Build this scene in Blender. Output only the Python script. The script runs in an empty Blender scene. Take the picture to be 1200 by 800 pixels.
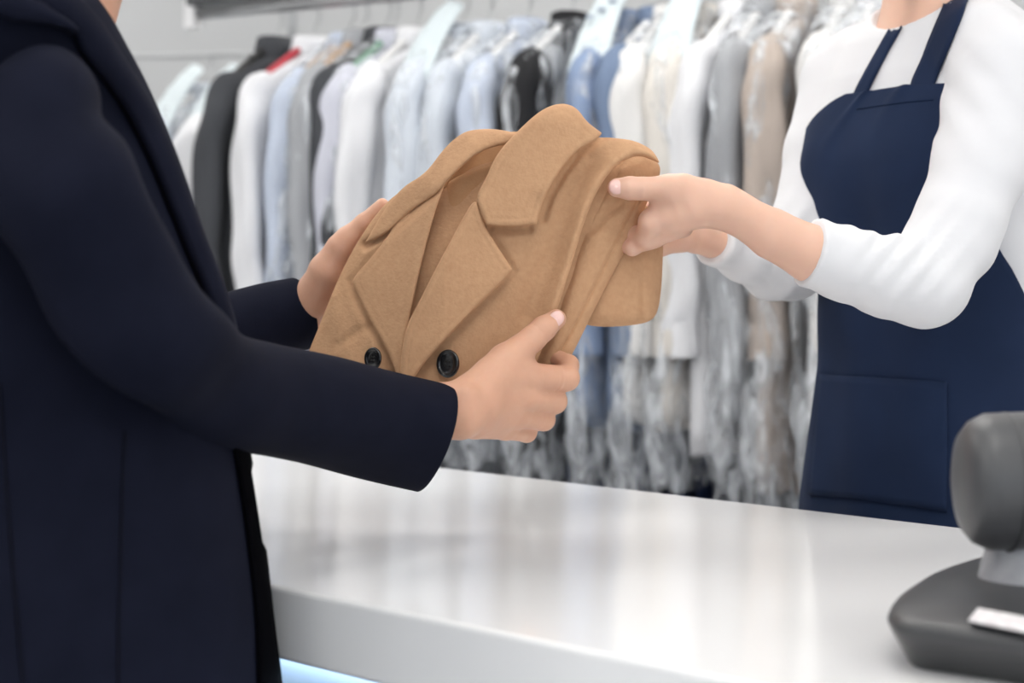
import bpy, math, random
import numpy as np
from mathutils import Vector
from mathutils.bvhtree import BVHTree
PI = math.pi
random.seed(4); rng = np.random.default_rng(4)
scene = bpy.context.scene
C = scene.collection

# ------------------------------------------------------------------ camera, world, light, exposure
FPX = 1840.0; CAMZ = 1.25; HOR = 312.0
cam_d = bpy.data.cameras.new('camera'); cam = bpy.data.objects.new('camera', cam_d); C.objects.link(cam)
cam.location = (0, 0, CAMZ); cam.rotation_euler = (PI/2, 0, 0)
cam_d.sensor_width = 36; cam_d.lens = FPX/1200*36; cam_d.shift_y = -(400-HOR)/1200
cam_d.clip_start = 0.05
cam_d.dof.use_dof = True; cam_d.dof.focus_distance = 1.43; cam_d.dof.aperture_fstop = 4.5
scene.camera = cam
w = bpy.data.worlds.new('world'); scene.world = w; w.use_nodes = True
w.node_tree.nodes['Background'].inputs[0].default_value = (0.86, 0.93, 1.0, 1)
w.node_tree.nodes['Background'].inputs[1].default_value = 1.15
scene.view_settings.view_transform = 'Standard'; scene.view_settings.look = 'None'
scene.view_settings.gamma = 1; scene.view_settings.use_curve_mapping = False
scene.view_settings.exposure = 0.2
LAMP = 6.2        # emission of the ceiling panels

# ------------------------------------------------------------------ helpers
def P(px, py, D):
    return np.array([(px-600)/FPX*D, D, CAMZ-(py-HOR)/FPX*D])
def onz(px, py, z):
    return P(px, py, FPX*(CAMZ-z)/(py-HOR))
def norm(v):
    v = np.asarray(v, float); return v/np.linalg.norm(v)
OFF = {}
def mk(name, V, F, mat, parent=None, smooth=True, local=False):
    V = np.asarray(V, float)
    if parent is not None and not local: V = V-OFF[parent.name]
    me = bpy.data.meshes.new(name); me.from_pydata([tuple(map(float, v)) for v in V], [], [tuple(map(int, f)) for f in F])
    me.update()
    if smooth: me.polygons.foreach_set('use_smooth', [True]*len(me.polygons))
    me.materials.append(M[mat] if isinstance(mat, str) else mat)
    o = bpy.data.objects.new(name, me); C.objects.link(o)
    if parent is not None:
        o.parent = parent; OFF[o.name] = np.zeros(3) if local else OFF[parent.name]
    else: OFF[o.name] = np.zeros(3)
    return o
def tag(o, label=None, cat=None, group=None, kind=None):
    if label: o['label'] = label
    if cat: o['category'] = cat
    if group: o['group'] = group
    if kind: o['kind'] = kind
    return o
def empty(name, loc, label, cat, group=None, rz=0):
    o = bpy.data.objects.new(name, None); C.objects.link(o); o.location = loc; o.rotation_euler = (0, 0, rz)
    o.empty_display_size = .05
    OFF[o.name] = np.array(loc, float); return tag(o, label, cat, group)
def cat_rom(pts, n):
    """Catmull-Rom through pts (k,m) -> n samples"""
    p = np.asarray(pts, float); k = len(p)
    q = np.vstack([2*p[0]-p[1], p, 2*p[-1]-p[-2]])
    t = np.linspace(0, k-1, n); i = np.minimum(t.astype(int), k-2); f = (t-i)[:, None]
    a, b, c, d = q[i], q[i+1], q[i+2], q[i+3]
    return .5*((2*b)+(-a+c)*f+(2*a-5*b+4*c-d)*f*f+(-a+3*b-3*c+d)*f**3)
def loft(rings, caps=(True, True), closed=True):
    n = len(rings[0]); V = np.vstack(rings); F = []
    m = n if closed else n-1
    for i in range(len(rings)-1):
        for j in range(m):
            k = (j+1) % n
            F.append((i*n+j, i*n+k, (i+1)*n+k, (i+1)*n+j))
    if closed:
        if caps[0]:
            V = np.vstack([V, rings[0].mean(0)]); c = len(V)-1
            F += [(c, (j+1) % n, j) for j in range(n)]
        if caps[1]:
            V = np.vstack([V, rings[-1].mean(0)]); c = len(V)-1; b = (len(rings)-1)*n
            F += [(c, b+j, b+(j+1) % n) for j in range(n)]
    return V, F
def tube(path, rad, n=24, m=None, flat=None, up=(0, 0, 1), disp=None, caps=(True, True), inturn=None, endn=None):
    """tube through path with radii; flat = (ratio) squashes along frame vector 2; disp(s,theta)->metres"""
    path = np.asarray(path, float); rad = np.asarray(rad, float).reshape(len(path), -1)
    m = m or len(path)*6
    p = cat_rom(path, m); r = cat_rom(rad, m)
    T = np.gradient(p, axis=0); T /= np.linalg.norm(T, axis=1)[:, None]
    u = norm(np.cross(T[0], up)); rings = []
    th = np.linspace(0, 2*PI, n, endpoint=False)
    for i in range(m):
        u = norm(u-T[i]*np.dot(u, T[i])); v = np.cross(T[i], u)
        r1 = r[i, 0]; r2 = r[i, 1] if r.shape[1] > 1 else r1*(flat or 1)
        d = disp(i/(m-1), th) if disp else 0
        rings.append(p[i]+np.outer((r1+d)*np.cos(th), u)+np.outer((r2+d)*np.sin(th), v))
    if endn is not None:   # shear the last rings so that the opening lies in a given plane
        k0 = int(m*.72)
        for i in range(k0, m):
            wgt = ((i-k0)/(m-1-k0))**1.5; q = rings[i]-p[i]
            rings[i] = rings[i]-np.outer((q@endn)/(T[i]@endn)*wgt, T[i])
    if inturn:     # turn the end inwards: a hem
        c = p[-1]; back = -T[-1]
        base = rings[-1]
        rings += [c+(base-c)*.985+T[-1]*.0012, c+(base-c)*.95+T[-1]*.0008, c+(base-c)*.92+back*.004, c+(base-c)*.9+back*inturn]
    return loft(rings, caps)
def box(lo, hi, bev=0.0):
    x0, y0, z0 = lo; x1, y1, z1 = hi
    V = [(x, y, z) for z in (z0, z1) for y in (y0, y1) for x in (x0, x1)]
    F = [(0, 2, 3, 1), (4, 5, 7, 6), (0, 1, 5, 4), (2, 6, 7, 3), (0, 4, 6, 2), (1, 3, 7, 5)]
    return np.array(V, float), F
def bevel(o, wd, seg=3):
    b = o.modifiers.new('bevel', 'BEVEL'); b.width = wd; b.segments = seg; b.limit_method = 'ANGLE'; return o
def join(parts):
    Vs, Fs, n = [], [], 0
    for V, F in parts:
        Vs.append(np.asarray(V)); Fs += [tuple(i+n for i in f) for f in F]; n += len(V)
    return np.vstack(Vs), Fs
def wob(x, y, z=0., s=1.0, seed=0):
    a = seed*1.7
    return (np.sin(x*s*1.0+y*s*.7+a)+np.sin(y*s*1.3-x*s*.5+z*s*.9+a*2.1)+np.sin(x*s*2.1+z*s*1.7+a*.7)*.5+np.sin(y*s*2.7+x*s*1.1-a)*.4)/2.9

# ---- implicit surfaces (smooth unions of tapered capsules), polygonised by surface nets
def smin(a, b, k):
    h = np.maximum(k-np.abs(a-b), 0)/k
    return np.minimum(a, b)-h*h*k*.25
def smax(a, b, k): return -smin(-a, -b, k)
def caps_d(p, a, b, ra, rb):
    a = np.asarray(a, float); ba = np.asarray(b, float)-a
    t = np.clip(((p-a)@ba)/max(ba@ba, 1e-12), 0, 1)
    return np.linalg.norm(p-a-t[:, None]*ba, axis=1)-(ra+(rb-ra)*t)
def ell_d(p, c, r, ax=None):
    q = p-np.asarray(c, float)
    if ax is not None: q = q@np.asarray(ax, float).T
    r = np.asarray(r, float)
    k = np.linalg.norm(q/r, axis=1); return (k-1)*r.min()
def nets(Fd, lo, h):
    ins = Fd < 0
    nx, ny, nz = Fd.shape
    s = np.zeros((nx-1, ny-1, nz-1), np.int8)
    for a in (0, 1):
        for b in (0, 1):
            for c in (0, 1):
                s += ins[a:nx-1+a, b:ny-1+b, c:nz-1+c]
    act = np.argwhere((s > 0) & (s < 8))
    ids = -np.ones(s.shape, np.int64); ids[tuple(act.T)] = np.arange(len(act))
    cor = np.array([(a, b, c) for a in (0, 1) for b in (0, 1) for c in (0, 1)])
    val = np.stack([Fd[tuple((act+c).T)] for c in cor], 1)
    acc = np.zeros((len(act), 3)); cnt = np.zeros(len(act))
    for i in range(8):
        for j in range(i+1, 8):
            if np.abs(cor[i]-cor[j]).sum() == 1:
                m = (val[:, i] < 0) != (val[:, j] < 0)
                t = val[m, i]/(val[m, i]-val[m, j])
                acc[m] += cor[i]+t[:, None]*(cor[j]-cor[i]); cnt[m] += 1
    V = (act+acc/cnt[:, None])*h+lo
    faces = []
    for ax in range(3):
        o1, o2 = [(1, 2), (2, 0), (0, 1)][ax]
        sl0 = [slice(None)]*3; sl1 = [slice(None)]*3
        sl0[ax] = slice(0, -1); sl1[ax] = slice(1, None)
        A, B = ins[tuple(sl0)], ins[tuple(sl1)]
        e = np.argwhere(A != B)
        ok = (e[:, o1] > 0) & (e[:, o2] > 0) & (e[:, o1] < ids.shape[o1]) & (e[:, o2] < ids.shape[o2])
        e = e[ok]; fl = A[tuple(e.T)]
        d1 = np.zeros(3, int); d1[o1] = 1; d2 = np.zeros(3, int); d2[o2] = 1
        q = np.stack([ids[tuple((e-d1-d2).T)], ids[tuple((e-d2).T)], ids[tuple(e.T)], ids[tuple((e-d1).T)]], 1)
        q[~fl] = q[~fl][:, ::-1]
        faces.append(q)
    return V, np.vstack(faces)
def mesh_sdf(fn, lo, hi, h, B=6):
    lo = np.asarray(lo, float); n = np.ceil((np.asarray(hi)-lo)/h/B).astype(int)
    ctr = np.stack(np.meshgrid(*[np.arange(k) for k in n], indexing='ij'), -1).reshape(-1, 3)
    fc = fn((ctr*B+(B-1)/2)*h+lo)
    Fd = np.repeat(np.repeat(np.repeat(np.where(fc < 0, -1., 1.).reshape(n), B, 0), B, 1), B, 2)
    act = ctr[np.abs(fc) < B*h*1.25+.004]
    off = np.stack(np.meshgrid(*[np.arange(B)]*3, indexing='ij'), -1).reshape(-1, 3)
    for k in range(0, len(act), 1500):
        ii = (act[k:k+1500, None, :]*B+off[None]).reshape(-1, 3)
        Fd[tuple(ii.T)] = fn(ii*h+lo)
    return nets(Fd, lo, h)
def chain(pts):
    """[(px,py,D,r_px)] -> [(pos, radius)] in metres"""
    return [(P(a, b, D), r*D/FPX) for a, b, D, r in pts]
def sdf_chains(chs, k=.006, extra=None):
    def fn(p):
        d = None
        for ch in chs:
            kk = k
            if isinstance(ch, tuple): ch, kk = ch
            e = None
            for (a, ra), (b, rb) in zip(ch[:-1], ch[1:]):
                x = caps_d(p, a, b, ra, rb); e = x if e is None else smin(e, x, .004)
            d = e if d is None else smin(d, e, kk)
        if extra: d = extra(p, d)
        return d
    return fn
def bounds(chs, pad=.012):
    pts = []
    for ch in chs:
        if isinstance(ch, tuple): ch = ch[0]
        for a, r in ch: pts += [a-r-pad, a+r+pad]
    pts = np.array(pts); return pts.min(0), pts.max(0)
def bvh_of(V, F): return BVHTree.FromPolygons([tuple(v) for v in V], [tuple(int(i) for i in f) for f in F])
def shoot(bvh, px, py, lift=.003, D0=1.3):
    o = Vector((0, 0, CAMZ)); d = Vector(P(px, py, 1.0))-o; d.normalize()
    hit, nrm, i, dist = bvh.ray_cast(o, d)
    if hit is None: return None
    if nrm.dot(d) > 0: nrm = -nrm
    return np.array(hit)+np.array(nrm)*lift, np.array(nrm)
def ribbon(bvh, A, B, nu=8, nv=40, lift=.004, thick=.004, bulge=0.0):
    """patch between two image polylines, dropped on a surface, with thickness"""
    a = cat_rom(A, nv); b = cat_rom(B, nv); G = np.zeros((nv, nu, 3)); N = np.zeros((nv, nu, 3)); last = None
    for i in range(nv):
        for j in range(nu):
            t = j/(nu-1); q = a[i]*(1-t)+b[i]*t
            h = shoot(bvh, q[0], q[1], lift+bulge*math.sin(PI*t))
            if h is None: h = last if last is not None else (P(q[0], q[1], 1.3), np.array([0, -1, 0]))
            G[i, j], N[i, j] = h; last = h
    for _ in range(2):
        N[1:-1] = (N[:-2]+N[1:-1]*2+N[2:])/4; G[1:-1, 1:-1] = (G[1:-1, 1:-1]*2+G[:-2, 1:-1]+G[2:, 1:-1])/4
    return shell(G, N, thick)
def shell(G, N, thick):
    nv, nu = G.shape[:2]; top = G.reshape(-1, 3); bot = (G-N*thick).reshape(-1, 3)
    n = nv*nu; F = []
    for i in range(nv-1):
        for j in range(nu-1):
            q = (i*nu+j, i*nu+j+1, (i+1)*nu+j+1, (i+1)*nu+j)
            F += [q, tuple(x+n for x in q[::-1])]
    rim = [j for j in range(nu)]+[i*nu+nu-1 for i in range(1, nv)]+[(nv-1)*nu+j for j in range(nu-2, -1, -1)]+[i*nu for i in range(nv-2, 0, -1)]
    for a, b in zip(rim, rim[1:]+rim[:1]): F.append((b, a, a+n, b+n))
    return np.vstack([top, bot]), F

# ------------------------------------------------------------------ materials
M = {}
def mat(name, col, rough=.6, metal=0, spec=.5, sss=0, sheen=0, bump=None, var=None, emit=None, coat=0, trans=None, stretch=None):
    m = bpy.data.materials.new(name); m.use_nodes = True; nt = m.node_tree; b = nt.nodes['Principled BSDF']
    b.inputs['Base Color'].default_value = (*col, 1); b.inputs['Roughness'].default_value = rough
    b.inputs['Metallic'].default_value = metal; b.inputs['Specular IOR Level'].default_value = spec
    b.inputs['Coat Weight'].default_value = coat
    if sss:
        b.inputs['Subsurface Weight'].default_value = sss; b.inputs['Subsurface Radius'].default_value = (1, .4, .2); b.inputs['Subsurface Scale'].default_value = .006
    if sheen:
        b.inputs['Sheen Weight'].default_value = sheen; b.inputs['Sheen Roughness'].default_value = .5; b.inputs['Sheen Tint'].default_value = (*[min(1, c*1.6+.05) for c in col], 1)
    if var or bump:
        tc = nt.nodes.new('ShaderNodeTexCoord'); mp = nt.nodes.new('ShaderNodeMapping')
        nt.links.new(tc.outputs['Object'], mp.inputs[0])
        if stretch: mp.inputs['Scale'].default_value = stretch
    if var:      # (scale, amount, second colour)
        sc, am, c2 = var
        n = nt.nodes.new('ShaderNodeTexNoise'); n.inputs['Scale'].default_value = sc; n.inputs['Detail'].default_value = 4
        r = nt.nodes.new('ShaderNodeValToRGB'); r.color_ramp.elements[0].position = .5-am; r.color_ramp.elements[1].position = .5+am
        r.color_ramp.elements[0].color = (*col, 1); r.color_ramp.elements[1].color = (*c2, 1)
        nt.links.new(mp.outputs[0], n.inputs[0]); nt.links.new(n.outputs[0], r.inputs[0]); nt.links.new(r.outputs[0], b.inputs['Base Color'])
    if bump:     # (scale, strength, distance)
        sc, st, di = bump
        n = nt.nodes.new('ShaderNodeTexNoise'); n.inputs['Scale'].default_value = sc; n.inputs['Detail'].default_value = 5
        k = nt.nodes.new('ShaderNodeBump'); k.inputs['Strength'].default_value = st; k.inputs['Distance'].default_value = di
        nt.links.new(mp.outputs[0], n.inputs[0]); nt.links.new(n.outputs[0], k.inputs['Height']); nt.links.new(k.outputs[0], b.inputs['Normal'])
    if emit:
        b.inputs['Emission Color'].default_value = (*emit[0], 1); b.inputs['Emission Strength'].default_value = emit[1]
    M[name] = m; return m
mat('camel', (.49, .283, .158), .9, spec=.15, sheen=.25, bump=(330, .5, .0014), var=(170, .28, (.555, .335, .192)))
mat('camel_in', (.48, .27, .14), .9, spec=.15, sheen=.2, bump=(420, .3, .001), var=(55, .22, (.53, .31, .165)))
mat('thread', (.02, .018, .016), .8)
mat('button', (.008, .008, .009), .22, spec=.6, var=(60, .2, (.02, .02, .022)))
mat('navy_wool', (.0052, .0063, .0140), .9, spec=.08, sheen=.02, bump=(600, .2, .0006), var=(30, .25, (.0075, .0088, .0185)))
mat('navy_lining', (.0012, .0012, .002), .95, spec=.02)
mat('navy_seam', (.0035, .004, .009), .9, spec=.1)
mat('apron', (.0070, .0155, .044), .82, spec=.2, bump=(700, .2, .0006), var=(14, .25, (.010, .0215, .058)))
mat('apron_thread', (.006, .014, .04), .9, spec=.1)
mat('knit', (.70, .70, .72), .92, spec=.1, sheen=.1, bump=(900, .12, .0005))
mat('skin_man', (.60, .33, .225), .5, spec=.4, sss=.12, bump=(170, .3, .0011), var=(26, .2, (.66, .375, .255)))
mat('skin_woman', (.69, .42, .31), .48, spec=.4, sss=.2, bump=(240, .14, .0007), var=(24, .22, (.74, .465, .35)))
mat('nail', (.80, .52, .47), .28, spec=.5, sss=.1)
mat('hair_dark', (.02, .013, .009), .5, bump=(90, .6, .004)); mat('hair_brown', (.09, .045, .02), .5, bump=(90, .6, .004))
mat('eye', (.85, .85, .85), .2); mat('iris', (.05, .03, .02), .2); mat('lip', (.55, .22, .19), .45)
mat('trouser', (.02, .02, .025), .9, bump=(500, .2, .001)); mat('shoe', (.012, .010, .009), .35)
mat('counter', (.80, .80, .805), .16, spec=.5, coat=.3)
mat('counter_side', (.78, .78, .80), .4)
mat('counter_low', (.70, .78, .88), .5)
mat('led', (.5, .75, 1), .5, emit=((.60, .80, 1.0), 7.0))
mat('device', (.062, .063, .067), .42, spec=.45, bump=(900, .1, .0004)); mat('device_dark', (.040, .041, .044), .42)
mat('neck_plastic', (.30, .30, .32), .2, spec=.6, var=(60, .3, (.42, .42, .44)))
mat('sticker', (.78, .77, .78), .5, var=(140, .1, (.62, .58, .6)))
mat('wall', (.44, .45, .46), .8, bump=(60, .1, .002), var=(2, .3, (.47, .48, .49)))
mat('wall_white', (.75, .75, .75), .85, bump=(60, .1, .002)); mat('ceil', (.78, .78, .78), .9)
mat('floor', (.5, .5, .51), .45, var=(6, .3, (.54, .54, .55)))
mat('steel', (.40, .41, .42), .35, metal=.9); mat('rail_dark', (.10, .105, .11), .45, metal=.5); mat('white_metal', (.75, .75, .76), .4)
mat('paper', (.58, .65, .68), .7, var=(40, .2, (.62, .69, .72))); mat('ink', (.38, .44, .52), .7)
mat('wood_hanger', (.45, .27, .14), .5, var=(30, .3, (.52, .33, .18))); mat('white_plastic', (.75, .75, .75), .4); mat('black_plastic', (.02, .02, .02), .4)
mat('green_plastic', (.05, .25, .12), .4); mat('red_plastic', (.5, .04, .06), .4)
def lampmat():
    mat('diffuser', (.9, .9, .9), .6, emit=((1.0, .97, .93), LAMP))
lampmat()
def film_mat():
    m = bpy.data.materials.new('film'); m.use_nodes = True; nt = m.node_tree; nt.nodes.clear()
    out = nt.nodes.new('ShaderNodeOutputMaterial'); mix = nt.nodes.new('ShaderNodeMixShader'); tr = nt.nodes.new('ShaderNodeBsdfTransparent')
    b = nt.nodes.new('ShaderNodeBsdfPrincipled'); b.inputs['Base Color'].default_value = (.86, .90, .95, 1); b.inputs['Roughness'].default_value = .22
    tc = nt.nodes.new('ShaderNodeTexCoord'); mp = nt.nodes.new('ShaderNodeMapping'); mp.inputs['Scale'].default_value = (1, 1, .35)
    n = nt.nodes.new('ShaderNodeTexNoise'); n.inputs['Scale'].default_value = 21; n.inputs['Detail'].default_value = 3; n.inputs['Distortion'].default_value = 1.2
    bp = nt.nodes.new('ShaderNodeBump'); bp.inputs['Strength'].default_value = .9; bp.inputs['Distance'].default_value = .03
    mr = nt.nodes.new('ShaderNodeMapRange'); mr.inputs['From Min'].default_value = .44; mr.inputs['From Max'].default_value = .68
    mr.inputs['To Min'].default_value = .06; mr.inputs['To Max'].default_value = .78
    L = nt.links.new
    L(tc.outputs['Object'], mp.inputs[0]); L(mp.outputs[0], n.inputs[0]); L(n.outputs[0], bp.inputs['Height']); L(bp.outputs[0], b.inputs['Normal'])
    L(n.outputs[0], mr.inputs[0]); L(mr.outputs[0], mix.inputs[0]); L(tr.outputs[0], mix.inputs[1]); L(b.outputs[0], mix.inputs[2]); L(mix.outputs[0], out.inputs[0])
    M['film'] = m
film_mat()
_cl = {}
def cloth(col, col2=None):
    key = (col, col2)
    if key not in _cl:
        _cl[key] = mat('cloth_%d' % len(_cl), col, .85, spec=.2, bump=(40, .3, .004), var=(30, .25, col2 or tuple(min(1, c*1.12) for c in col)), stretch=(1, 1, .25))
    return _cl[key]

# ------------------------------------------------------------------ the room
def struct(name, lo, hi, m, label, cat):
    return tag(mk(name, *box(lo, hi), m, smooth=False), label, cat, kind='structure')
RX0, RX1, RY0, RY1, RH = -2.6, 2.8, -2.6, 4.7, 2.75
struct('floor', (RX0, RY0, -.1), (RX1, RY1, 0), 'floor', 'grey shop floor under the counter and the rack', 'floor')
struct('ceiling', (RX0, RY0, RH), (RX1, RY1, RH+.1), 'ceil', 'white shop ceiling with lit panels', 'ceiling')
struct('wall_back', (RX0, RY1, 0), (RX1, RY1+.1, RH), 'wall', 'plain grey wall behind the clothes rack', 'wall')
struct('wall_left', (RX0-.1, RY0, 0), (RX0, RY1, RH), 'wall_white', 'white side wall left of the customer', 'wall')
struct('wall_right', (RX1, RY0, 0), (RX1+.1, RY1, RH), 'wall_white', 'white side wall behind the apron wearer', 'wall')
struct('wall_front', (RX0, RY0-.1, 0), (RX1, RY0, .35), 'wall_white', 'low sill wall under the open shop front', 'wall')
k = 0
for ly in (-1.2, .55, 2.3, 3.9):
    for lx in (-1.55, .1, 1.75):
        r = empty('ceiling_light', (lx, ly, RH), 'square white ceiling light panel above the shop floor', 'ceiling light', 'ceiling light panels')
        parts = [box((lx-.42, ly-.42, RH-.03), (lx+.42, ly-.39, RH)), box((lx-.42, ly+.39, RH-.03), (lx+.42, ly+.42, RH)),
                 box((lx-.42, ly-.39, RH-.03), (lx-.39, ly+.39, RH)), box((lx+.39, ly-.39, RH-.03), (lx+.42, ly+.39, RH))]
        mk('frame', *join(parts), 'white_metal', r, smooth=False)
        mk('diffuser', *box((lx-.39, ly-.39, RH-.02), (lx+.39, ly+.39, RH-.012)), 'diffuser', r, smooth=False)

# ------------------------------------------------------------------ counter
cd = norm([-.755, .656, 0]); cn = np.array([.656, .755, 0]); cn = norm(cn)
P1 = np.array([-.19, 1.232, 1.0])
def cpt(along, across, z):  # along the counter (+ = far left), across (+ = towards the staff side)
    q = P1+cd*along+cn*across; q[2] = z; return q
def cbox(a0, a1, c0, c1, z0, z1):
    V = [cpt(a, c, z) for z in (z0, z1) for c in (c0, c1) for a in (a0, a1)]
    return np.array(V), [(0, 2, 3, 1)[::-1], (4, 5, 7, 6)[::-1], (0, 1, 5, 4)[::-1], (2, 6, 7, 3)[::-1], (0, 4, 6, 2)[::-1], (1, 3, 7, 5)[::-1]]
AL0, AL1, CW = -1.9, .95, .612
ct = empty('service_counter', cpt(0, .3, 0), 'long glossy white service counter between the two people', 'counter')
bevel(mk('counter_top', *cbox(AL0, AL1, 0, CW, .943, 1.0), 'counter', ct, smooth=False), .004)
mk('front_panel', *cbox(AL0, AL1, .07, .09, .08, .943), 'counter_low', ct, smooth=False)
mk('back_panel', *cbox(AL0, AL1, CW-.08, CW-.06, .08, .943), 'counter_side', ct, smooth=False)
mk('end_panel', *cbox(AL1-.03, AL1-.01, .09, CW-.08, .08, .943), 'counter_side', ct, smooth=False)
mk('end_panel', *cbox(AL0+.01, AL0+.03, .09, CW-.08, .08, .943), 'counter_side', ct, smooth=False)
mk('plinth', *cbox(AL0+.03, AL1-.03, .1, CW-.1, 0, .08), 'rail_dark', ct, smooth=False)
tag(mk('light_strip', *cbox(AL0+.02, AL1-.02, .052, .068, .930, .943), 'led', ct, smooth=False), 'blue-white light strip under the counter overhang')

# ------------------------------------------------------------------ terminal on the counter
def outline(pts, z, n=72):
    q = np.array([onz(a, b, z) for a, b in pts]); q = np.vstack([q[-2:], q, q[:2]])
    return cat_rom(q, n+4*(n//len(pts)))[2*(n//len(pts)):][:n]
top = [(1040, 722), (1050, 703), (1072, 686), (1105, 668), (1165, 651), (1250, 642), (1330, 655), (1370, 700), (1340, 752), (1270, 760), (1190, 752), (1110, 741), (1055, 733)]
ring1 = outline(top, 1.030); cc = ring1.mean(0)
def rsc(r, s, z, sh=(0, 0)):
    q = cc+(r-cc)*s; q[:, 2] = z; q[:, 0] += sh[0]; q[:, 1] += sh[1]; return q
dev = empty('card_terminal', (cc[0], cc[1], 1.0), 'dark grey swivel terminal on a wedge base at the counter corner', 'terminal')
mk('base', *loft([rsc(ring1, .80, 1.0006), rsc(ring1, .84, 1.001), rsc(ring1, .97, 1.022), rsc(ring1, 1.0, 1.028), rsc(ring1, .985, 1.031), rsc(ring1, .9, 1.034), rsc(ring1, .5, 1.038)]), 'device_dark', dev)
nb = P(1222, 690, 1.07)
th = np.linspace(0, 2*PI, 40, endpoint=False)
def ell(c, a, b, z): return np.stack([c[0]+a*np.cos(th), c[1]+b*np.sin(th), np.full_like(th, z)], 1)
mk('neck', *loft([ell(nb, .046, .036, 1.030), ell(nb, .043, .033, 1.04), ell(nb, .039, .03, 1.055), ell(nb, .037, .03, 1.085)]), 'neck_plastic', dev)
hp = P(1222, 562, 1.06)
rad = .0462; xs = [-.060, -.0595, -.056, -.050, -.040, 0, .12, .132, .138]; rr = [.004, .022, .034, .041, .0455, .0462, .0462, .042, .02]
mk('head', *loft([np.stack([np.full(40, hp[0]+x+.0*0), hp[1]+r*np.cos(th)*.95+x*.18, hp[2]+r*np.sin(th)], 1) for x, r in zip(xs, rr)]), 'device', dev)
mk('head_band', *loft([np.stack([np.full(40, hp[0]+x), hp[1]+r*np.cos(th)*.95+x*.18, hp[2]-.0007+r*np.sin(th)], 1) for x, r in zip([-.028, -.0275, -.0255, -.025], [.04, .0468, .0468, .04])], (False, False)), 'device_dark', dev)
sp = [onz(1135, 728, 1.0365), onz(1146, 714, 1.0365), onz(1215, 727, 1.0365), onz(1210, 743, 1.0365)]
V = np.vstack([sp, np.array(sp)+[0, 0, .0012]])
st = mk('sticker', V, [(0, 1, 2, 3), (7, 6, 5, 4), (0, 4, 5, 1), (1, 5, 6, 2), (2, 6, 7, 3), (3, 7, 4, 0)], 'sticker', dev, smooth=False)
tag(st, 'white paper sticker on the base')

# ------------------------------------------------------------------ the camel coat
WD, UP = 1.45, 1.45/FPX          # depth of the coat and metres per unit at that depth
def W(u, v, w): return P(u, v, WD+w*UP)
def chaikin(pts, it=2):
    pts = [(p[0], p[1], len(p) > 2) for p in pts]
    for _ in range(it):
        out = []
        for i, p in enumerate(pts):
            a, b = pts[i-1], pts[(i+1) % len(pts)]
            if p[2]: out.append(p)
            else:
                out.append((p[0]*.75+a[0]*.25, p[1]*.75+a[1]*.25, False)); out.append((p[0]*.75+b[0]*.25, p[1]*.75+b[1]*.25, False))
        pts = out
    return np.array([(p[0], p[1]) for p in pts])
def pl_dist(u, v, pl):
    d = np.full(np.shape(u), 1e9); pl = np.asarray(pl, float)
    for a, b in zip(pl[:-1], pl[1:]):
        e = b-a; t = np.clip(((u-a[0])*e[0]+(v-a[1])*e[1])/(e@e), 0, 1)
        d = np.minimum(d, np.hypot(u-a[0]-t*e[0], v-a[1]-t*e[1]))
    return d
def poly_sd(u, v, poly):
    d = pl_dist(u, v, np.vstack([poly, poly[:1]])); ins = np.zeros(u.shape, bool)
    for a, b in zip(poly, np.roll(poly, -1, 0)):
        if a[1] == b[1]: continue
        c = ((a[1] > v) != (b[1] > v)) & (u < (b[0]-a[0])*(v-a[1])/(b[1]-a[1])+a[0]); ins ^= c
    return np.where(ins, -d, d)
def base(u, v):
    s = (u-570)*.88+(v-300)*.47
    return 5+.0012*s*s+np.maximum(0, 520-u)*.25
COAT_LOC = W(560, 478, 30)
coat = empty('wool_coat', COAT_LOC, 'folded camel wool coat held over the counter by both people', 'coat')
def piece(name, poly, w0, h, r, m='camel', step=1.5, stitch=0, parent=None, it=2, groove=None):
    pg = chaikin(poly, it); lo = pg.min(0)-4*step; hi = pg.max(0)+4*step
    us = np.arange(lo[0], hi[0], step); vs = np.arange(lo[1], hi[1], step)
    U, Vv = np.meshgrid(us, vs, indexing='ij'); d2 = poly_sd(U, Vv, pg)
    H = h(U, Vv, d2) if callable(h) else np.full(U.shape, float(h))
    if stitch: H = H-.7*np.exp(-((d2+stitch)/1.4)**2)
    if groove is not None: H = H-groove[1]*np.exp(-(pl_dist(U, Vv, groove[0])/groove[2])**2)
    hm = H.max()+3*step; ws = np.arange(-hm, hm+step, step)
    a = np.maximum(d2+r, -1e9)[..., None]; b = np.abs(ws)[None, None, :]-H[..., None]+r
    Fd = np.hypot(np.maximum(a, 0), np.maximum(b, 0))-r+np.minimum(np.maximum(a, b), 0)
    V3, F3 = nets(Fd, np.array([lo[0], lo[1], -hm]), step)
    u, v, o = V3.T
    ww = o+w0(u, v)
    D = WD+ww*UP
    X = np.stack([(u-600)/FPX*D, D, CAMZ-(v-HOR)/FPX*D], 1)
    return mk(name, X, F3, m, parent or coat)
def val(u, v, pl, a, wd): return a*np.exp(-(pl_dist(u, v, pl)/wd)**2)
def soft(u, v, s=.05, a=1.5, seed=0): return a*wob(u, v, 0, s, seed)
LROLL = [(600, 160), (560, 176), (530, 204), (516, 220), (508, 260), (496, 300), (485, 348), (478, 380), (470, 420), (468, 444)]
RROLL = [(560, 232), (538, 264), (514, 308), (490, 356), (477, 380), (471, 416), (468, 444)]
FOLD = [(772, 190), (760, 183), (746, 180), (722, 192), (702, 216), (686, 252), (674, 292), (662, 332), (650, 368), (636, 405), (622, 440)]
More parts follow.
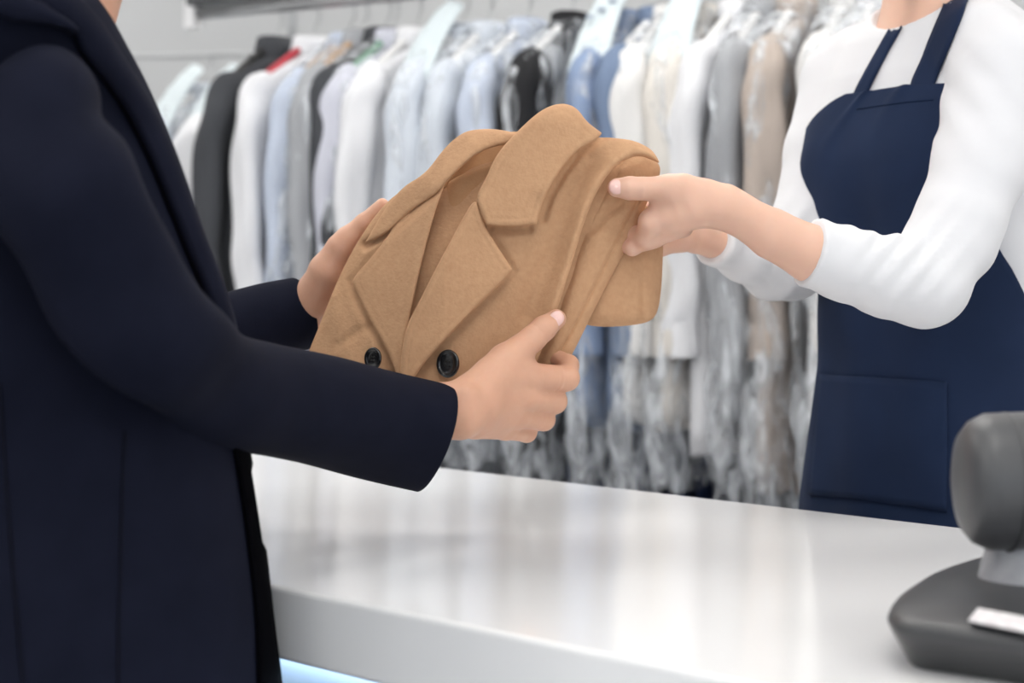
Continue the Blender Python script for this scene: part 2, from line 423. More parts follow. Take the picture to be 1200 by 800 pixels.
# back bundle that gives the coat its volume
piece('coat_back', [(505, 220), (560, 190), (640, 172), (720, 176), (758, 196), (744, 240), (712, 310), (676, 376), (640, 425), (600, 455), (540, 478), (470, 480), (380, 470), (374, 400), (400, 336), (428, 284), (464, 240)],
      lambda u, v: base(u, v)+46+soft(u, v, .03, 4), lambda u, v, d: 12+26*np.sqrt(np.clip(-d/70, 0, 1)), 11, step=2.5)
# hanging sleeve end on the right
piece('sleeve_end', [(672, 250), (720, 236), (764, 240), (777, 262), (777, 300), (775, 340), (771, 366), (762, 377), (742, 381), (716, 383), (690, 382), (664, 372), (660, 320)],
      lambda u, v: 78+soft(u, v, .045, 3, 2)+.004*(u-720)**2-5*np.exp(-((u-752-(v-330)*.1)/9)**2), lambda u, v, d: 22+0*u, 18, step=2,
      groove=([(744, 262), (750, 320), (748, 384)], 3.0, 5))
# inner layers seen through the neck opening
piece('inner_panel', [(524, 212), (556, 198), (604, 186), (604, 230), (560, 300), (520, 370), (490, 440), (466, 446), (466, 400), (478, 340), (492, 280), (508, 236)],
      lambda u, v: base(u, v)+30+val(u, v, LROLL[3:], 12, 9)+val(u, v, RROLL, 8, 7)+soft(u, v, .04, 2.5, 1)-4*np.exp(-pl_dist(u, v, [(556, 205), (520, 300), (488, 400)])**2/900), 6, 5, 'camel_in')
piece('collar_lining', [(514, 226), (530, 200), (552, 172), (580, 158), (612, 152), (628, 168), (616, 192), (588, 204), (556, 206), (534, 214)],
      lambda u, v: base(u, v)+42-.16*pl_dist(u, v, [(575, 190), (580, 191)])+3.5*np.sin((u*.8+v*.6)*.16), 6, 5, 'camel_in')
# left front and its notch lapel
piece('front_panel', [(486, 214), (462, 228), (444, 246), (428, 268), (412, 294), (398, 322), (386, 350), (372, 386), (360, 414), (352, 446), (360, 482), (440, 486), (486, 478), (482, 430), (482, 380), (494, 310), (506, 256), (508, 226)],
      lambda u, v: base(u, v)+10+val(u, v, [(428, 288), (456, 277), (432, 306), (411, 330), (422, 360), (444, 400), (462, 436)], 4, 5)+soft(u, v, .05, 2.2, 3)+.004*np.maximum(0, 430-u)**2*0+5*np.exp(-(pl_dist(u, v, [(428, 286), (452, 274)])/6)**2)
      - 4*np.exp(-(pl_dist(u, v, [(390, 350), (400, 400), (420, 440)])/12)**2)+3*np.exp(-(pl_dist(u, v, [(398, 404), (420, 388), (440, 380)])/6)**2), lambda u, v, d: 5+3*np.clip(-d/30, 0, 1), 7)
piece('collar', [(620, 164), (606, 156), (582, 151), (560, 151), (544, 154), (529, 165), (516, 179), (504, 196), (492, 207), (474, 217), (455, 238), (440, 262), (427, 285, 1), (441, 280), (456, 271), (482, 246), (509, 229), (519, 218), (530, 206), (545, 191), (562, 178), (584, 170), (612, 168)],
      lambda u, v: base(u, v)+2-8*np.exp(-(pl_dist(u, v, LROLL)/22)**2)+np.maximum(0, 200-v)*.12+soft(u, v, .06, 1.2, 4),
      lambda u, v, d: 4.6+7.5*np.exp(-(pl_dist(u, v, LROLL)/16)**2), 6, groove=([(488, 234), (498, 232), (510, 230)], 1.0, 2))
piece('lapel', [(522, 214, 1), (500, 222), (478, 240), (458, 271, 1), (436, 301), (417, 321), (413, 330, 1), (424, 356), (434, 376), (446, 396), (460, 424), (466, 442), (474, 446), (474, 410), (479, 380), (485, 348), (496, 300), (506, 262), (513, 238)],
      lambda u, v: base(u, v)-1-7*np.exp(-(pl_dist(u, v, LROLL)/20)**2)+9*np.clip(((512-u)*.67+(229-v)*.74+4)/10, 0, 1)*np.clip((u-452)/20, 0, 1)+soft(u, v, .06, 1.3, 5), lambda u, v, d: 3.6+5*np.exp(-(pl_dist(u, v, LROLL)/18)**2), 4, stitch=7)
# right front with the heavy rolled fold
CR = [(905/2.5+330, 430/2.5+100), (732, 238)]
SEAM = [(752, 228), (744, 244), (714, 300), (682, 364), (654, 416), (646, 436)]
piece('sleeve', [(745, 178), (764, 182), (773, 192), (775, 202), (767, 222), (758, 239), (746, 268), (734, 293), (710, 337), (690, 377), (671, 416), (660, 432), (644, 438), (626, 440), (614, 430), (632, 390), (646, 350), (662, 300), (676, 250), (694, 206), (716, 186)],
      lambda u, v: base(u, v)+20+val(u, v, FOLD[2:], 10, 8)+soft(u, v, .07, 1.5, 6)+3.2*np.exp(-(pl_dist(u, v, [(692, 272), (712, 252), (728, 238)])/4)**2)-3*np.exp(-(pl_dist(u, v, [(698, 282), (720, 262), (738, 246)])/7)**2)
      - 3*np.exp(-(pl_dist(u, v, [(696, 250), (716, 228)])/8)**2)+5*np.clip((pl_dist(u, v, [(660, 300), (640, 400)])-40)/30, 0, 1), lambda u, v, d: 6+3*np.clip(-d/25, 0, 1), 8, groove=(SEAM, 3.4, 2.2))
piece('front_panel', [(600, 190), (640, 172), (680, 162), (706, 159), (735, 162), (752, 168), (766, 177), (774, 192, 1), (766, 188), (746, 181), (722, 193), (703, 217), (687, 252), (675, 292), (663, 332), (651, 368), (637, 405), (622, 440), (600, 472), (540, 484), (480, 480), (462, 460), (470, 440), (500, 400), (540, 350), (560, 300), (570, 250)],
      lambda u, v: base(u, v)+2+val(u, v, [(706, 162), (678, 180), (660, 204), (645, 230), (637, 256)], 7, 5)+val(u, v, [(620, 269), (600, 270), (576, 268)], 6, 5)+val(u, v, [(572, 270), (588, 295), (602, 317), (588, 333), (556, 366), (524, 400), (498, 428)], 3.5, 5)-13*np.exp(-(pl_dist(u, v, FOLD)/17)**2)+5*np.exp(-(pl_dist(u, v, [(690, 190), (668, 230), (650, 290), (620, 370)])/14)**2)+soft(u, v, .045, 2.0, 7)+4*np.exp(-(pl_dist(u, v, [(640, 300), (600, 380), (570, 440)])/22)**2),
      lambda u, v, d: 5+6*np.exp(-(pl_dist(u, v, FOLD)/15)**2), 9)
piece('lapel', [(557, 230), (563, 250), (569, 266, 1), (585, 292), (601, 316, 1), (588, 331), (554, 364), (522, 398), (496, 426), (484, 446), (468, 446), (470, 416), (476, 382), (490, 356), (514, 308), (538, 264)],
      lambda u, v: base(u, v)-16-6*np.exp(-(pl_dist(u, v, RROLL)/22)**2)+soft(u, v, .05, 1.2, 8), lambda u, v, d: 4+4.5*np.exp(-(pl_dist(u, v, RROLL)/16)**2), 4.4, stitch=8)
piece('collar', [(570, 208), (578, 188), (590, 171), (603, 157), (624, 137), (638, 127), (651, 122), (664, 121), (677, 127), (688, 143), (706, 156, 1), (699, 164), (675, 176), (655, 201), (640, 226), (632, 250), (629, 263, 1), (600, 266), (570, 264, 1), (563, 250), (557, 231)],
      lambda u, v: base(u, v)-24-4*np.exp(-(pl_dist(u, v, [(557, 231), (578, 188), (640, 127)])/20)**2)+np.maximum(0, 150-v)**2*.016+soft(u, v, .05, 1.4, 9)-4*np.exp(-(pl_dist(u, v, [(690, 164), (660, 192), (640, 224)])/12)**2),
      lambda u, v, d: 4.4+3.5*np.exp(-(pl_dist(u, v, [(557, 231), (578, 188), (640, 127)])/14)**2), 5, stitch=9)
# buttons
def button(u, v, w, R, tilt):
    c = W(u, v, w); b = norm(tilt); a = norm(np.cross(b, (0, 0, 1))); e = np.cross(a, b)
    R = R*UP; th = np.linspace(0, 2*PI, 32, endpoint=False)
    prof = [(1.0, 0), (1.04, .10), (1.0, .22), (.86, .26), (.76, .14), (.70, .10), (.3, .10), (.02, .10)]
    rings = [c+b*R*z+np.outer(R*q*np.cos(th), a)+np.outer(R*q*np.sin(th), e) for q, z in prof]
    o = mk('button', *loft(rings), 'button', coat)
    tag(o, 'shiny black four-hole button')
    holes = []
    for i in range(4):
        p = c+b*R*.1+a*R*.22*math.cos(PI/4+i*PI/2)+e*R*.22*math.sin(PI/4+i*PI/2)
        holes.append(tube([p, p+b*R*.03], [R*.09, R*.09], 8, 2))
    mk('thread', *join(holes), 'thread', o)
button(526, 426, -9, 16, (-.75, -1, .1)); button(438, 420, 20, 13, (-.8, -1, .1))

# ------------------------------------------------------------------ bodies
def Dw(w): return WD+w*UP
def hx(pts): return chain([(a, b, Dw(c), r) for a, b, c, r in pts])
def nail(parent, c, right, up, out, a, b):
    right, up, out = norm(right), norm(up), norm(out); n, mr = 20, 7
    rings = []
    for i in range(mr):
        t = i/(mr-1); ang = t*PI/2
        rings.append(c+np.outer(a*math.sin(ang)*np.cos(np.linspace(0, 2*PI, n, endpoint=False)), right)+np.outer(b*math.sin(ang)*np.sign(np.sin(np.linspace(0, 2*PI, n, endpoint=False)))*np.abs(np.sin(np.linspace(0, 2*PI, n, endpoint=False)))**.8, up)
                     + np.outer(np.full(n, .30*a*math.cos(ang)), out)-np.outer((np.cos(np.linspace(0, 2*PI, n, endpoint=False))*math.sin(ang))**2*a*.25, out))
    return mk('fingernail', *loft(rings[::-1], (False, True)), 'nail', parent)
def head_sdf(c, f, s=1.0):
    f = norm(f); l = norm(np.cross((0, 0, 1), f)); ax = np.array([f, l, (0, 0, 1)])
    g = lambda a, b, z: c+(f*a+l*b+np.array([0, 0, z]))*s
    def fn(p):
        d = ell_d(p, g(-.012, 0, .035), np.array([.098, .076, .092])*s, ax)
        d = smin(d, ell_d(p, g(.028, 0, -.04), np.array([.062, .056, .072])*s, ax), .03*s)
        d = smin(d, caps_d(p, g(.088, 0, .018), g(.104, 0, -.018), .008*s, .013*s), .014*s)
        d = smin(d, caps_d(p, g(.08, -.03, .034), g(.08, .03, .034), .012*s, .012*s), .012*s)
        for k in (-1, 1):
            d = smax(d, -ell_d(p, g(.098, k*.032, .012), np.array([.018, .018, .012])*s, ax), .012*s)
            d = smin(d, np.linalg.norm(p-g(.074, k*.031, .011), axis=1)-.0125*s, .004*s)
            d = smin(d, ell_d(p, g(-.01, k*.076, .0), np.array([.018, .008, .032])*s, ax), .006*s)
        d = smin(d, caps_d(p, g(.084, -.018, -.046), g(.084, .018, -.046), .006*s, .006*s), .008*s)
        d = smin(d, caps_d(p, g(.081, -.014, -.057), g(.081, .014, -.057), .007*s, .007*s), .008*s)
        return smin(d, ell_d(p, g(.072, 0, -.088), np.array([.022, .024, .018])*s, ax), .02*s)
    return fn, g
def make_body(name_mat, root, coarse, lo, hi, fines, head):
    parts = [mesh_sdf(coarse, lo, hi, .009)]
    for fn, a, b, h in fines: parts.append(mesh_sdf(fn, a, b, h))
    hf, hlo, hhi = head; parts.append(mesh_sdf(hf, hlo, hhi, .0045))
    return mk('body', *join(parts), name_mat, root)
def hair(parent, c, f, m, s, long=False):
    f = norm(f); l = norm(np.cross((0, 0, 1), f)); ax = np.array([f, l, (0, 0, 1)])
    g = lambda a, b, z: c+(f*a+l*b+np.array([0, 0, z]))*s
    def fn(p):
        d = ell_d(p, g(-.018, 0, .042), np.array([.108, .086, .098])*s, ax)
        if long: d = smin(d, ell_d(p, g(-.105, 0, .03), np.array([.045, .045, .045])*s, ax), .01)
        q = (p-g(0, 0, 0))@f/s; z = (p-g(0, 0, 0))[:, 2]/s
        d = smax(d, np.minimum(q-.01, .06-z+0*q) if False else -(z+.03+np.where(q < -.03, .03, 0)), .006)
        d = smax(d, np.minimum(q-.055, .055-z)*1.0, .01)
        return d+.0018*np.sin(60*((p-c)@l)/s*2)*np.clip(z*10, 0, 1)
    return mk('hair', *mesh_sdf(fn, g(0, 0, 0)-.2*s, g(0, 0, 0)+.2*s, .005), m, parent)

# ================= customer: navy overcoat
mf, mr_ = norm([.87, .5, 0]), norm([.5, -.87, 0])
MC = np.array([-.43, 1.165, 0])
man = empty('person', (MC[0], MC[1], 0), 'person in a dark navy overcoat reaching out with the camel coat in both hands', 'person')
# --- body
hips = MC+[0, 0, .84]; chest = MC+[0, 0, 1.22]; nck = MC+mf*.085+[0, 0, 1.455]; hc = MC+mf*.115+[0, 0, 1.585]
lsh = MC-mr_*.11+[0, 0, 1.33]; rsh = MC+mr_*.10+[0, 0, 1.33]
R_sh, R_el = P(56, 150, 1.03), P(232, 447, 1.12)
L_sh, L_el, L_wr = lsh, P(205, 430, 1.50), P(342, 372, 1.575)
legs = []
for s in (-1, 1):
    hp_ = hips+mr_*.09*s; kn = hp_+mf*.02+[0, 0, -.40]; an = hp_-mf*.03+[0, 0, -.755]
    legs.append([(hp_, .075), (kn, .05), (an, .036)])
    legs.append([(an, .036), (an+mf*.13+[0, 0, -.045], .028)])
mbody = sdf_chains([[(hips, .09), (chest, .085), (MC+[0, 0, 1.31], .07)], [(MC+mr_*.06+[0, 0, 1.33], .03), (MC-mr_*.06+[0, 0, 1.33], .03)], [(MC+[0, 0, 1.33], .06), (nck, .052), (hc+[0, 0, -.04], .05)],
                    [(P(62, 150, 1.05), .024), (P(80, 240, 1.02), .024), (P(140, 330, 1.02), .026), (R_el, .03), (P(380, 484, 1.285), .028)], [(L_sh, .026), (P(120, 445, 1.44), .024), (L_el, .024), (P(262, 398, 1.535), .024), (L_wr, .024)]]+legs, .03)
mh, mg = head_sdf(hc, [.93, .36, 0])
fore = chain([(235, 447, 1.13, 40), (365, 480, 1.265, 38), (470, 480, Dw(-105), 33), (538, 481, Dw(-88), 33)])
near = [fore,
        hx([(538, 481, -88, 32), (562, 474, -74, 28)]),
        (hx([(560, 464, -72, 21), (617, 441, -30, 16.5)]), .008), (hx([(560, 478, -72, 22), (614, 465, -30, 16)]), .008),
        (hx([(558, 489, -70, 20), (606, 486, -24, 15)]), .008), (hx([(556, 497, -64, 17), (592, 502, -16, 13)]), .008),
        (hx([(617, 441, -30, 16.8), (664, 443, 4, 14.5), (666, 428, 32, 12), (648, 417, 48, 10.5)]), .005),
        (hx([(614, 465, -30, 16.4), (650, 470, 8, 14), (648, 450, 42, 12), (632, 440, 55, 10)]), .004),
        (hx([(606, 486, -24, 15.4), (637, 491, 14, 13), (632, 470, 47, 11)]), .004),
        (hx([(592, 502, -16, 13.2), (617, 506, 18, 11.5), (612, 488, 46, 10)]), .004),
        (hx([(556, 458, -76, 22), (592, 423, -46, 20), (625, 396, -26, 14.8), (637, 385, -20, 14.2), (652, 373.5, -12, 11.5)]), .012),
        (hx([(576, 444, -56, 18), (608, 433, -32, 12.5)]), .012)]
def creases(p, d, c, c2, ts, amp=.0007, R=.013):
    """fine skin folds across a finger joint at c, running square to the finger direction c -> c2"""
    c = W(*c); a = norm(W(*c2)-c); t = (p-c)@a
    m = np.clip((R-np.linalg.norm(p-c-np.outer(t, a), axis=1))/.004, 0, 1)*np.exp(-(t/.012)**4)*np.clip(-(p-c)[:, 1]/.004, 0, 1)
    return d+amp*m*sum(np.exp(-((t-q)/.0013)**2) for q in ts)
def near_extra(p, d):
    for a, b in (((572, 468, -81), (611, 461, -45)), ((570, 484, -80), (602, 483, -38)), ((572, 456, -80), (614, 440, -45))):      # tendons
        d = smin(d, caps_d(p, W(*a), W(*b), .0020, .0026), .007)
    d = smin(d, np.linalg.norm(p-W(548, 462, -106), axis=1)-.006, .012)       # wrist bone
    d = creases(p, d, (627, 394.5, -25), (652, 373.5, -12), (-.0045, -.0005, .0035), .0007, .014)
    return creases(p, d, (652, 443, -4), (664, 443, 4), (-.003, .002), .0006, .014)
far = [chain([(205, 430, 1.50, 44), (290, 395, 1.55, 36), (352, 368, 1.578, 29)]),
       chain([(352, 368, 1.578, 28), (382, 338, 1.575, 29), (412, 312, 1.58, 26)]),
       (chain([(368, 352, 1.56, 24), (384, 318, 1.545, 22), (399, 291, 1.54, 16.5), (408, 281, 1.54, 15.5), (427, 262, 1.536, 11.5), (448, 240, 1.532, 8)]), .010),
       (chain([(408, 300, 1.585, 15), (452, 270, 1.60, 12), (490, 262, 1.585, 10), (505, 262, 1.565, 9)]), .006),
       (chain([(418, 312, 1.592, 15), (465, 292, 1.61, 12), (505, 290, 1.59, 10), (520, 290, 1.57, 9)]), .006),
       (chain([(416, 330, 1.592, 14), (460, 318, 1.61, 11.5), (498, 318, 1.59, 10)]), .006),
       (chain([(405, 345, 1.592, 12), (440, 342, 1.61, 10), (468, 344, 1.595, 9)]), .006)]
def far_extra(p, d):
    for q in ((362, 336, 374, 356), (372, 332, 386, 346), (360, 350, 370, 370)):
        d = smax(d, -caps_d(p, P(q[0], q[1], 1.527), P(q[2], q[3], 1.527), .0012, .0012), .003)
    return d
nlo, nhi = bounds(near[1:]); nlo = np.minimum(nlo, P(470, 480, Dw(-105))-.04)
flo, fhi = bounds(far)
body_m = make_body('skin_man', man, mbody, np.array([-.85, .75, .03]), np.array([.05, 1.75, 1.52]),
                   [(sdf_chains(near, .006, near_extra), nlo, nhi, .0012), (sdf_chains(far, .006, far_extra), flo, fhi, .002)],
                   (mh, hc-.16, hc+.17))
nail(body_m, W(652, 373.5, -23.0), np.array([.62, .1, .58]), np.array([-.6, 0, .7]), np.array([.2, -1, .28]), .0082, .0066)
hair(man, hc, [.93, .36, 0], 'hair_dark', 1.0)
# --- overcoat torso: rings fitted to height, front bulge and width
def ringpts(c, f, r, a, b, z, n=72, e=2.3):
    t = np.linspace(0, 2*PI, n, endpoint=False); ct_, st_ = np.cos(t), np.sin(t)
    x = np.sign(ct_)*np.abs(ct_)**(2/e)*a; y = np.sign(st_)*np.abs(st_)**(2/e)*b
    return c[:2]*1.0+np.outer(x, f[:2])+np.outer(y, r[:2]), np.full(n, z)
sil = [(6, 90, .072, .085), (10, 100, .082, .115), (28, 114, .10, .15), (52, 132, .115, .172), (80, 150, .125, .175), (110, 169, .135, .168), (160, 195, .145, .15), (215, 216, .15, .148), (270, 236, .155, .148), (320, 255, .16, .15), (370, 271, .165, .152),
       (450, 281, .17, .158), (540, 291, .175, .165), (600, 301, .18, .17), (660, 310, .185, .175), (720, 318, .19, .18), (800, 328, .195, .185), (950, 344, .205, .195), (1150, 362, .215, .205)]
S = cat_rom(np.array(sil, float), 90); rings = []
for py, px, a, b in S:
    z = CAMZ-(py-HOR)/FPX*1.27
    c = MC.copy()
    xy, zz = ringpts(c, mf, mr_, a, b, z)
    for _ in range(3):
        pp = 600+FPX*xy[:, 0]/xy[:, 1]; i = pp.argmax()
        sh = (px-pp[i])*xy[i, 1]/FPX; xy = xy+np.array([sh, 0])
    # soft vertical drape folds in the skirt
    k = np.clip((py-420)/300, 0, 1); t = np.linspace(0, 2*PI, len(xy), endpoint=False); cc_ = xy.mean(0)
    xy = cc_+(xy-cc_)*(1+.012*k*np.sin(5*t+.7)*(np.sin(t) > -2))[:, None]
    over_ = (xy-P1[:2])@cn[:2]+.003; k = np.clip((1.16-zz)/.14, 0, 1)
    xy = xy-np.outer(np.maximum(over_, 0)*k, cn[:2])
    rings.append(np.column_stack([xy, zz]))
ov_V, ov_F = loft(rings[::-1])
over = mk('overcoat', ov_V, ov_F, 'navy_wool', man)
bv = bvh_of(ov_V, ov_F)
# sleeves
def wr_near(s, th):
    e = np.exp(-((s-.47)/.16)**2)
    k = .0085*e*np.sin(30*s+2.4*np.cos(th)+1.1*np.sin(2*th))*np.clip(.6-np.cos(th-2.2)*.55, 0, 1)
    k += .005*np.exp(-((s-.22)/.12)**2)*np.sin(30*s+2*np.sin(th))
    return k+.0018*np.sin(9*s+3*th)
sl = [(66, 84, 1.10, 30), (52, 112, 1.065, 66), (52, 165, 1.04, 84), (80, 240, 1.03, 84), (137, 330, 1.045, 79), (188, 405, 1.08, 76), (238, 450, 1.13, 70), (300, 468, 1.195, 68), (380, 483, 1.275, 67), (440, 497, 1.33, 67), (508, 511, 1.378, 67)]
sl = [(a, b, D-.032*max(0, min(1, (300-a)/120)), r) for a, b, D, r in sl]
pth = [P(a, b, D) for a, b, D, r in sl]; rd = [(r*D/FPX, r*D/FPX*.9) for a, b, D, r in sl]
s1 = mk('sleeve', *tube(pth, rd, 64, 120, disp=wr_near, inturn=.05, caps=(True, False), endn=norm([.92, .30, -.30])), 'navy_wool', over)
fs = [(150, 440, 1.46, 50), (205, 425, 1.50, 56), (262, 398, 1.535, 52), (310, 379, 1.56, 47), (352, 367, 1.58, 43)]
mk('sleeve', *tube([lsh-mr_*.0+[0, 0, .03], lsh-mr_*.03-[0, 0, .03], (lsh-mr_*.03)*.45+P(120, 445, 1.44)*.55]+[P(a, b, D) for a, b, D, r in fs], [.035, .055, .052]+[r*D/FPX for a, b, D, r in fs], 40, 50, inturn=.04, caps=(True, False)), 'navy_wool', over)
# lapel, upper collar, facing, seams
A = [(12, 0), (40, 12), (62, 26), (82, 42), (92, 62), (116, 92), (142, 130), (168, 180), (192, 236), (214, 292), (236, 345), (252, 400), (262, 440)]
Bq = [(88, 2), (98, 14), (112, 30), (124, 48), (138, 70), (152, 92), (172, 126), (194, 172), (214, 226), (234, 284), (254, 334), (270, 390), (276, 440)]
mk('lapel', *ribbon(bv, A, [(x-3, y) for x, y in Bq], 10, 60, .008, .007, .004), 'navy_wool', over)
mk('collar', *ribbon(bv, [(-40, 2), (0, 22), (26, 26), (50, 30), (74, 40)], [(-40, -12), (0, -10), (24, 2), (50, 16), (76, 34)], 8, 24, .013, .006, .003), 'navy_wool', over)
FA = [(262, 470), (272, 530), (282, 590), (290, 650), (297, 720), (300, 800), (302, 900)]
FB = [(278, 470), (288, 530), (298, 590), (307, 650), (315, 720), (325, 800), (336, 900)]
mk('facing', *ribbon(bv, FA, FB, 6, 40, .004, .003), 'navy_lining', over)
def seamline(bv_, pts, w_, m, parent, lift=.0006, nv=40):
    p = cat_rom(pts, nv); q = [shoot(bv_, a, b, lift) for a, b in p]; q = [x[0] for x in q if x is not None]
    return mk('seam', *tube(q, [w_]*len(q), 8, len(q)), m, parent)
seamline(bv, [(146, 505), (143, 560), (141, 640), (139, 720), (138, 800), (137, 880)], .0011, 'navy_seam', over)
seamline(bv, [(0, 450), (4, 520), (10, 600), (17, 690), (25, 780), (32, 860)], .0011, 'navy_seam', over)
# trousers and shoes
for s in (-1, 1):
    hp_ = hips+mr_*.09*s; kn = hp_+mf*.02+[0, 0, -.40]; an = hp_-mf*.03+[0, 0, -.755]
    mk('trouser_leg', *tube([hp_+[0, 0, .02], kn, an+[0, 0, .0]], [.098, .078, .066], 32, 24, inturn=.03, caps=(True, False)), 'trouser', man)
    L_ = [(-.085, .02, .03), (-.06, .036, .05), (0, .04, .07), (.06, .043, .055), (.12, .047, .042), (.17, .038, .034), (.195, .012, .022)]
    rings = []
    for x, wd, hh in L_:
        t = np.linspace(0, 2*PI, 24, endpoint=False)
        rings.append(an*[1, 1, 0]+mf*x+np.outer(wd*np.cos(t), mr_)+np.outer(hh*np.clip(1+np.sin(t), 0, 2)*.5*1.3, [0, 0, 1])+[0, 0, .002])
    mk('shoe', *loft(rings), 'shoe', man)

# ================= attendant: white knit top, navy apron
wf, wl = norm([-.87, -.5, 0]), norm([.5, -.87, 0])
WC = np.array([.468, 1.735, 0])
wom = empty('person', (WC[0], WC[1], 0), 'person in a white long-sleeved top and navy bib apron taking hold of the camel coat', 'person')
stack = np.array([(1.565, -.012, .052, .055), (1.545, -.01, .056, .070), (1.525, -.006, .066, .10), (1.50, -.004, .080, .132), (1.46, 0, .093, .152), (1.42, 0, .102, .158), (1.36, .004, .108, .152), (1.30, .002, .102, .143), (1.22, -.002, .094, .134),
                  (1.14, .0, .092, .132), (1.06, .006, .102, .150), (.98, .008, .110, .164), (.88, .004, .114, .17), (.78, 0, .11, .165)])
def stack_d(p, grow=0.0):
    z = p[:, 2]; zz = stack[::-1, 0]
    fo, a, b = [np.interp(z, zz, stack[::-1, i]) for i in (1, 2, 3)]
    q = p-WC; x = q@wf-fo; y = q@wl
    a = a+grow; b = b+grow
    k = np.sqrt((x/a)**2+(y/b)**2); d = (k-1)*np.minimum(a, b)*.9
    return np.maximum(d, np.maximum(z-stack[0, 0], stack[-1, 0]-z))
def torso_d(p):
    d = stack_d(p)
    for s in (-1, 1): d = smin(d, ell_d(p, WC+wf*.056+wl*.052*s+[0, 0, 1.352], (.050, .052, .064)), .05)
    return d
wsl = chain([(1150, 52, 1.63, 50), (1172, 85, 1.60, 58), (1150, 190, 1.565, 54), (1118, 275, 1.535, 51), (1083, 332, 1.51, 50), (1040, 324, 1.50, 46), (990, 309, 1.49, 41.5), (940, 292, 1.478, 39), (925, 287, 1.474, 39)])
wsr = chain([(1005, 75, 1.82, 44), (985, 95, 1.83, 45), (965, 180, 1.80, 44), (944, 265, 1.765, 40), (928, 312, 1.735, 38), (905, 316, 1.70, 34), (870, 300, 1.65, 28), (838, 284, 1.61, 25), (815, 274, 1.59, 24)])
wfore = chain([(1083, 334, 1.51, 32), (1010, 319, 1.492, 33), (950, 297, 1.478, 33), (905, 274, 1.468, 29), (868, 252, Dw(16), 24.5), (848, 242, Dw(13), 23.5)])
wfar = chain([(928, 312, 1.735, 26), (870, 298, 1.65, 21), (838, 283, 1.61, 20), (815, 276, 1.59, 20), (795, 272, 1.575, 19), (770, 266, 1.57, 15)])
def arm(ch, p):
    e = None
    for (a, ra), (b, rb) in zip(ch[:-1], ch[1:]):
        x = caps_d(p, a, b, ra, rb); e = x if e is None else smin(e, x, .012)
    return e
def sweater_d(p):
    d = torso_d(p)
    for ch, fo, cut, bk in ((wsl, wfore, P(947, 296, 1.479), P(1000, 313, 1.49)), (wsr, wfar, P(835, 283, 1.607), P(880, 302, 1.66))):
        a = arm(ch, p)
        n = norm(cut-bk)
        a = smax(a, (p-cut)@n, .003)
        d = smin(d, a, .016)
    # drape creases at the inner elbow, the armhole and the side
    u_ = p@norm([.3, .2, .9]); 
    el = np.exp(-(np.linalg.norm(p-P(1065, 285, 1.475), axis=1)/.05)**2)
    d = d+.0028*el*np.sin((p@norm([.75, -.2, -.62]))*330)
    ah = np.exp(-(np.linalg.norm(p-P(1120, 130, 1.58), axis=1)/.08)**2)
    d = d+.0012*ah*np.sin((p@norm([.55, -.3, .55]))*190+.8)
    ua = np.exp(-(np.linalg.norm(p-P(1130, 265, 1.53), axis=1)/.07)**2)
    d = d+.0013*ua*np.sin((p@norm([.7, .1, .75]))*120+(p@norm([-.6, .2, .7]))*50)
    sh_ = np.exp(-(np.linalg.norm(p-P(1010, 60, 1.80), axis=1)/.09)**2)
    d = d+.002*sh_*np.sin((p@norm([.8, .1, -.5]))*140)
    el2 = np.exp(-(np.linalg.norm(p-P(935, 285, 1.70), axis=1)/.05)**2)
    d = d+.002*el2*np.sin((p@norm([.75, -.2, -.62]))*260)
    # neckline: scoop that shows the throat
    ne = np.linalg.norm((p-(WC+wf*.030+wl*.004+[0, 0, 1.578]))/np.array([1, 1, 1.25]), axis=1)-.068
    d = smax(d, -ne, .005)
    return d
sw_V, sw_F = mesh_sdf(sweater_d, [.10, 1.40, .80], [.68, 1.98, 1.58], .0036)
sweater = mk('long_sleeved_top', sw_V, sw_F, 'knit', wom)
# body
whips = WC+[0, 0, .93]; wh = WC+wf*.02+[0, 0, 1.70]
legs = []
for s in (-1, 1):
    hp_ = whips+wl*.085*s-[0, 0, .03]; kn = hp_+[0, 0, -.43]; an = hp_-wf*.02+[0, 0, -.82]
    legs.append([(hp_, .078), (kn, .048), (an, .034)]); legs.append([(an, .034), (an+wf*.12+[0, 0, -.05], .026)])
wsh_l, wsh_r = WC+wl*.10+[0, 0, 1.44], WC-wl*.10+[0, 0, 1.44]
wbody = sdf_chains([[(whips, .09), (WC+[0, 0, 1.14], .075), (WC+[0, 0, 1.36], .082), (WC+[0, 0, 1.45], .06)], [(wsh_l, .04), (WC+[0, 0, 1.47], .05), (wsh_r, .04)],
                    [(WC+[0, 0, 1.45], .062), (WC+[0, 0, 1.50], .056), (WC+wf*.004+[0, 0, 1.545], .048), (wh-[0, 0, .05], .046)],
                    [(WC+wf*.03+wl*.0+[0, 0, 1.47], .045), (WC+wf*.012+[0, 0, 1.52], .045)],
                    [(wsh_l, .035)]+[(q, .03) for q, r in wsl[2:5]]+[(wfore[1][0], .024)], [(wsh_r, .03)]+[(q, .026) for q, r in wsr[2:5]]+[(wfar[1][0], .02)]]+legs, .03)
whd, wg = head_sdf(wh, [-.95, -.31, 0], .95)
